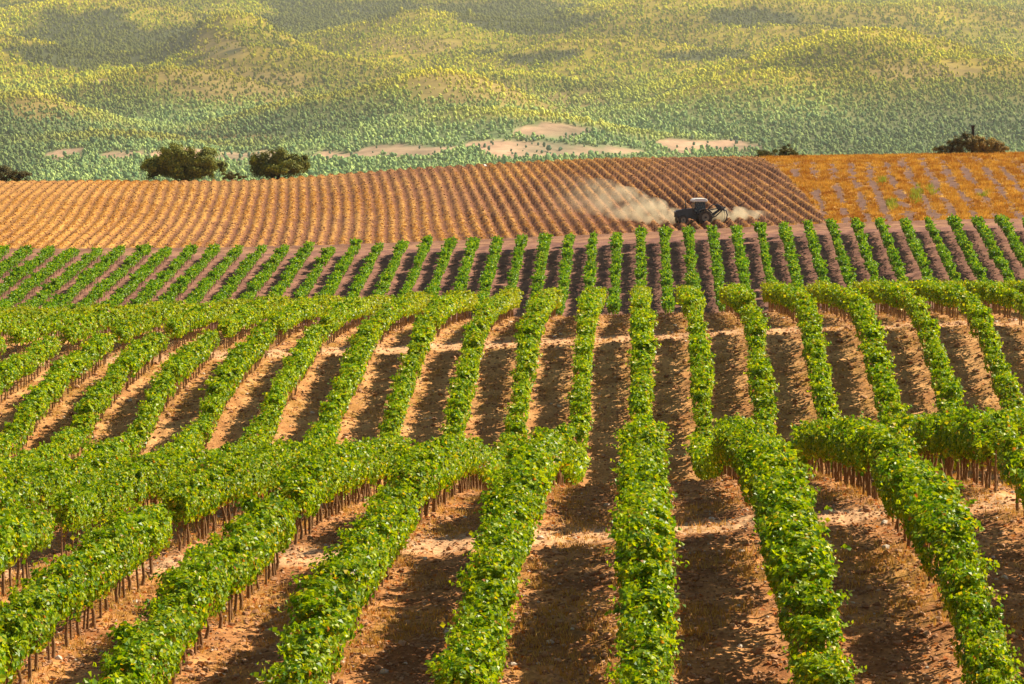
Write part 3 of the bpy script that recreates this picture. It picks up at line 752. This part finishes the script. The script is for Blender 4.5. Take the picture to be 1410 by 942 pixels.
part('window', [boxm((-.64, 0, 2.02), (.02, 1.14, 1.1), -4)], M_glass, cab); part('window', [boxm((.66, 0, 2.02), (.02, 1.14, 1.1), 5)], M_glass, cab)
for s in (-1, 1): part('window', [boxm((0, s * .655, 2.02), (1.12, .015, 1.1))], M_glass, cab)
part('seat', [boxm((.25, 0, 1.6), (.5, .5, .14)), boxm((.48, 0, 1.9), (.12, .48, .6))], M_frame, t, .03)
part('steering_wheel', [wheel_ring((-.25, 0, 1.85), .2, .03, .16, 16)], M_frame, t)
for s in (-1, 1): part('fender', [prism([(-.35, 1.25), (-.2, 1.62), (.3, 1.82), (.95, 1.75), (1.35, 1.4), (1.3, 1.3), (.9, 1.66), (.3, 1.73), (-.1, 1.55), (-.25, 1.25)], s * .55, s * 1.05)], M_blue, t, .02)
for (wx, r, ww, yy) in ((.55, .82, .5, .86), (-2.05, .56, .36, .78)):
    for s in (-1, 1):
        wv = part('wheel', [disc((wx, s * (yy + ww * .1), r), r * .16, ww * .9, 12)], M_frame, t)
        part('tyre', [wheel_ring((wx, s * yy, r), r * .96, ww, r * .56, 36, r * .05)], M_tyre, wv)
        part('rim', [disc((wx, s * yy, r), r * .57, ww * .5, 20)], M_rim, wv)
# ripper raised on its linkage
imp = part('ripper', [tube([(1.2, 0, .9), (1.9, 0, 1.25), (2.6, 0, 1.75)], [.17, .16, .14], 8), tube([(1.1, 0, 1.6), (1.9, 0, 1.75), (2.5, 0, 1.85)], [.07, .07, .07], 8),
                      boxm((2.65, 0, 1.75), (.3, 2.0, .28)), prism([(1.9, 2.25), (2.2, 2.35), (2.9, 1.95), (3.2, 2.05), (3.15, 1.85), (2.6, 1.55), (2.2, 1.75)], -.15, .15)], M_iron, t, .03)
for y in (-.9, 0, .9):
    part('tine', [tube([(2.6, y, 1.75), (3.0, y, 1.6), (3.15, y, 1.1), (3.05, y, .55), (2.85, y, .35)], [.09, .09, .08, .07, .03], 6)], M_iron, imp)
for s in (-1, 1): part('lift_arm', [tube([(1.0, s * .45, .6), (1.9, s * .55, .95), (2.6, s * .6, 1.6)], [.07, .07, .07], 6)], M_iron, t)
part('lift_strut', [tube([(1.1, 0, 1.7), (1.6, 0, 2.2), (2.0, 0, 2.25)], [.07, .06, .06], 6)], M_iron, t)
# driver
def skin_body(name, joints, edges, radii, mat, label=None, cat=None, loc=(0, 0, 0), rot=(0, 0, 0)):
    me = bpy.data.meshes.new(name); me.from_pydata(joints, edges, []); me.materials.append(mat)
    o = link(name, me, None, label, cat, loc=loc); o.rotation_euler = rot
    sk = o.modifiers.new('skin', 'SKIN'); sk.use_smooth_shade = True
    for i, r in enumerate(radii): me.skin_vertices[0].data[i].radius = (r, r) if not isinstance(r, tuple) else r
    me.skin_vertices[0].data[0].use_root = True
    ss = o.modifiers.new('subd', 'SUBSURF'); ss.levels = 1; ss.render_levels = 2
    return o
J = [(.18, 0, 1.76), (.2, 0, 2.0), (.18, 0, 2.2), (.14, 0, 2.31), (.12, 0, 2.42), (.1, 0, 2.5),
     (.15, .18, 2.2), (.08, .24, 1.98), (-.15, .16, 1.95), (-.24, .12, 1.97), (.15, -.18, 2.2), (.08, -.24, 1.98), (-.15, -.16, 1.95), (-.24, -.12, 1.97),
     (.1, .11, 1.74), (-.25, .13, 1.76), (-.32, .13, 1.46), (-.42, .13, 1.44), (.1, -.11, 1.74), (-.25, -.13, 1.76), (-.32, -.13, 1.46), (-.42, -.13, 1.44)]
E = [(0, 1), (1, 2), (2, 3), (3, 4), (4, 5), (2, 6), (6, 7), (7, 8), (8, 9), (2, 10), (10, 11), (11, 12), (12, 13), (0, 14), (14, 15), (15, 16), (16, 17), (0, 18), (18, 19), (19, 20), (20, 21)]
RD = [.14, .15, .13, .055, .095, .07, .07, .05, .04, .035, .07, .05, .04, .035, .09, .075, .055, .04, .09, .075, .055, .04]
J = [(a * 1.05, b * 1.05, c * 1.05) for a, b, c in J]
drv = skin_body('person', J, E, RD, M_skin, 'driver in pale clothes sitting inside the tractor cab', 'person', t.location, t.rotation_euler)
part('hat', [disc((.12 * 1.05, 0, 2.54 * 1.05), .12, .02, 12)], M_skin2, drv) if False else None

# ------------------------------------------------------------------ post and white stone on the skyline
pb = place(1338, 442)
M_wood = plain_mat('old_wood', (.05, .035, .03), .9, .1, nscale=9, namp=.4, bump=.5)
po = bpy.data.objects.new('wooden_post', None); C.objects.link(po); po.location = pb
po['label'] = 'dark square post rising out of the shrubs on the right skyline'; po['category'] = 'post'
part('post', [boxm((0, 0, 2.0), (.46, .46, 4.4), 0, .85)], M_wood, po, .03); part('cap', [boxm((0, 0, 4.3), (.52, .52, .22))], M_wood, po, .03)
wsn = place(667, 437.5)
V, Fc, cc = scatter_blobs(np.array([[0, 0, .12]]), np.array([.42]), np.array([.3]), np.array([[.8, .78, .72]]), .2)
link('rock', mesh_from('rock', V, [Fc], [M_stone], cols=cc), None, 'pale white rock on the crest of the ploughed field', 'rock', loc=wsn)

# ------------------------------------------------------------------ dust raised by the tractor
def dust(name, pts, dens, label, nscale=.6, seed=0):
    """closed cloud grown from overlapping lobes, turned into one skin by remeshing"""
    import bmesh
    bm = bmesh.new()
    from mathutils import Matrix
    for (x, y, z, rx, ry, rz) in pts:
        bmesh.ops.create_icosphere(bm, subdivisions=3, radius=1.0, matrix=Matrix.Translation((x, y, z)) @ Matrix.Diagonal((rx, ry, rz, 1)))
    me = bpy.data.meshes.new(name); bm.to_mesh(me); bm.free()
    m = bpy.data.materials.new(name); m.use_nodes = True; n = m.node_tree; n.nodes.remove(n.nodes['Principled BSDF'])
    pv = n.nodes.new('ShaderNodeVolumePrincipled'); pv.inputs['Color'].default_value = (.99, .87, .62, 1); pv.inputs['Anisotropy'].default_value = .25
    tc = n.nodes.new('ShaderNodeTexCoord'); nz = n.nodes.new('ShaderNodeTexNoise'); nz.inputs['Scale'].default_value = nscale; nz.inputs['Detail'].default_value = 4
    n.links.new(tc.outputs['Object'], nz.inputs['Vector'])
    # falls off from the source at the object's origin
    ln = n.nodes.new('ShaderNodeVectorMath'); ln.operation = 'LENGTH'; n.links.new(tc.outputs['Object'], ln.inputs[0])
    mr = n.nodes.new('ShaderNodeMapRange'); mr.inputs[1].default_value = 0; mr.inputs[2].default_value = max(abs(p[0]) + p[3] for p in pts); mr.inputs[3].default_value = 1; mr.inputs[4].default_value = 0
    n.links.new(ln.outputs['Value'], mr.inputs[0])
    mr2 = n.nodes.new('ShaderNodeMapRange'); mr2.inputs[1].default_value = .42; mr2.inputs[2].default_value = .72; mr2.inputs[3].default_value = 0; mr2.inputs[4].default_value = 1.6
    n.links.new(nz.outputs[0], mr2.inputs[0])
    pw = n.nodes.new('ShaderNodeMath'); pw.operation = 'POWER'; pw.inputs[1].default_value = 2.6; n.links.new(mr.outputs[0], pw.inputs[0])
    mu = n.nodes.new('ShaderNodeMath'); mu.operation = 'MULTIPLY'; n.links.new(pw.outputs[0], mu.inputs[0]); n.links.new(mr2.outputs[0], mu.inputs[1])
    m3 = n.nodes.new('ShaderNodeMath'); m3.operation = 'MULTIPLY'; n.links.new(mu.outputs[0], m3.inputs[0]); m3.inputs[1].default_value = dens
    n.links.new(m3.outputs[0], pv.inputs['Density']); n.links.new(pv.outputs[0], n.nodes['Material Output'].inputs['Volume'])
    me.materials.append(m)
    o = link(name, me, None, label, 'dust', kind='stuff')
    rm = o.modifiers.new('remesh', 'REMESH'); rm.mode = 'VOXEL'; rm.voxel_size = .35
    return o
d1 = dust('dust_cloud', [(-1.0, 0, .9, 2.3, 2.2, 1.3), (-3.2, 1, 1.6, 2.8, 2.6, 1.8), (-6.2, 2, 2.4, 3.4, 3, 2.2), (-9.5, 3, 3.2, 4.0, 4, 2.4), (-14, 4, 3.6, 5, 4.5, 2.6)], .8,
          'pale dust plume drifting left and up behind the tractor')
d1.location = (tb[0] - 2.8, tb[1] + 1.5, tb[2])
d2 = dust('dust_cloud', [(1.0, 0, .8, 2.2, 1.6, 1.3), (3.0, .5, .9, 2.4, 1.8, 1.3), (5.5, 1, .7, 2.6, 1.8, 1.0), (8, 1, .6, 2.6, 1.8, .8)], 2.2, 'bright low dust puff on the ground right of the tractor')
d2.location = (tb[0] + 1.6, tb[1] + 1.6, tb[2])

# ------------------------------------------------------------------ haze
HAZE = 3.3e-5
bm_v, bm_f = boxm((0, 4900, 300), (9000, 11200, 1000))
hm = bpy.data.materials.new('haze'); hm.use_nodes = True; n = hm.node_tree; n.nodes.remove(n.nodes['Principled BSDF'])
pv = n.nodes.new('ShaderNodeVolumePrincipled'); pv.inputs['Color'].default_value = (.80, .84, .80, 1); pv.inputs['Density'].default_value = HAZE; pv.inputs['Anisotropy'].default_value = .3
n.links.new(pv.outputs[0], n.nodes['Material Output'].inputs['Volume'])
link('haze', mesh_from('haze', bm_v, [bm_f], [hm]), kind='stuff', label='thin bluish haze in the air over the distant hills', cat='haze')
print('z range', float(GZ.min()), float(HZ.max()), float(HX.min()), float(HX.max()), 'vines', len(vines), 'single', len(cand))
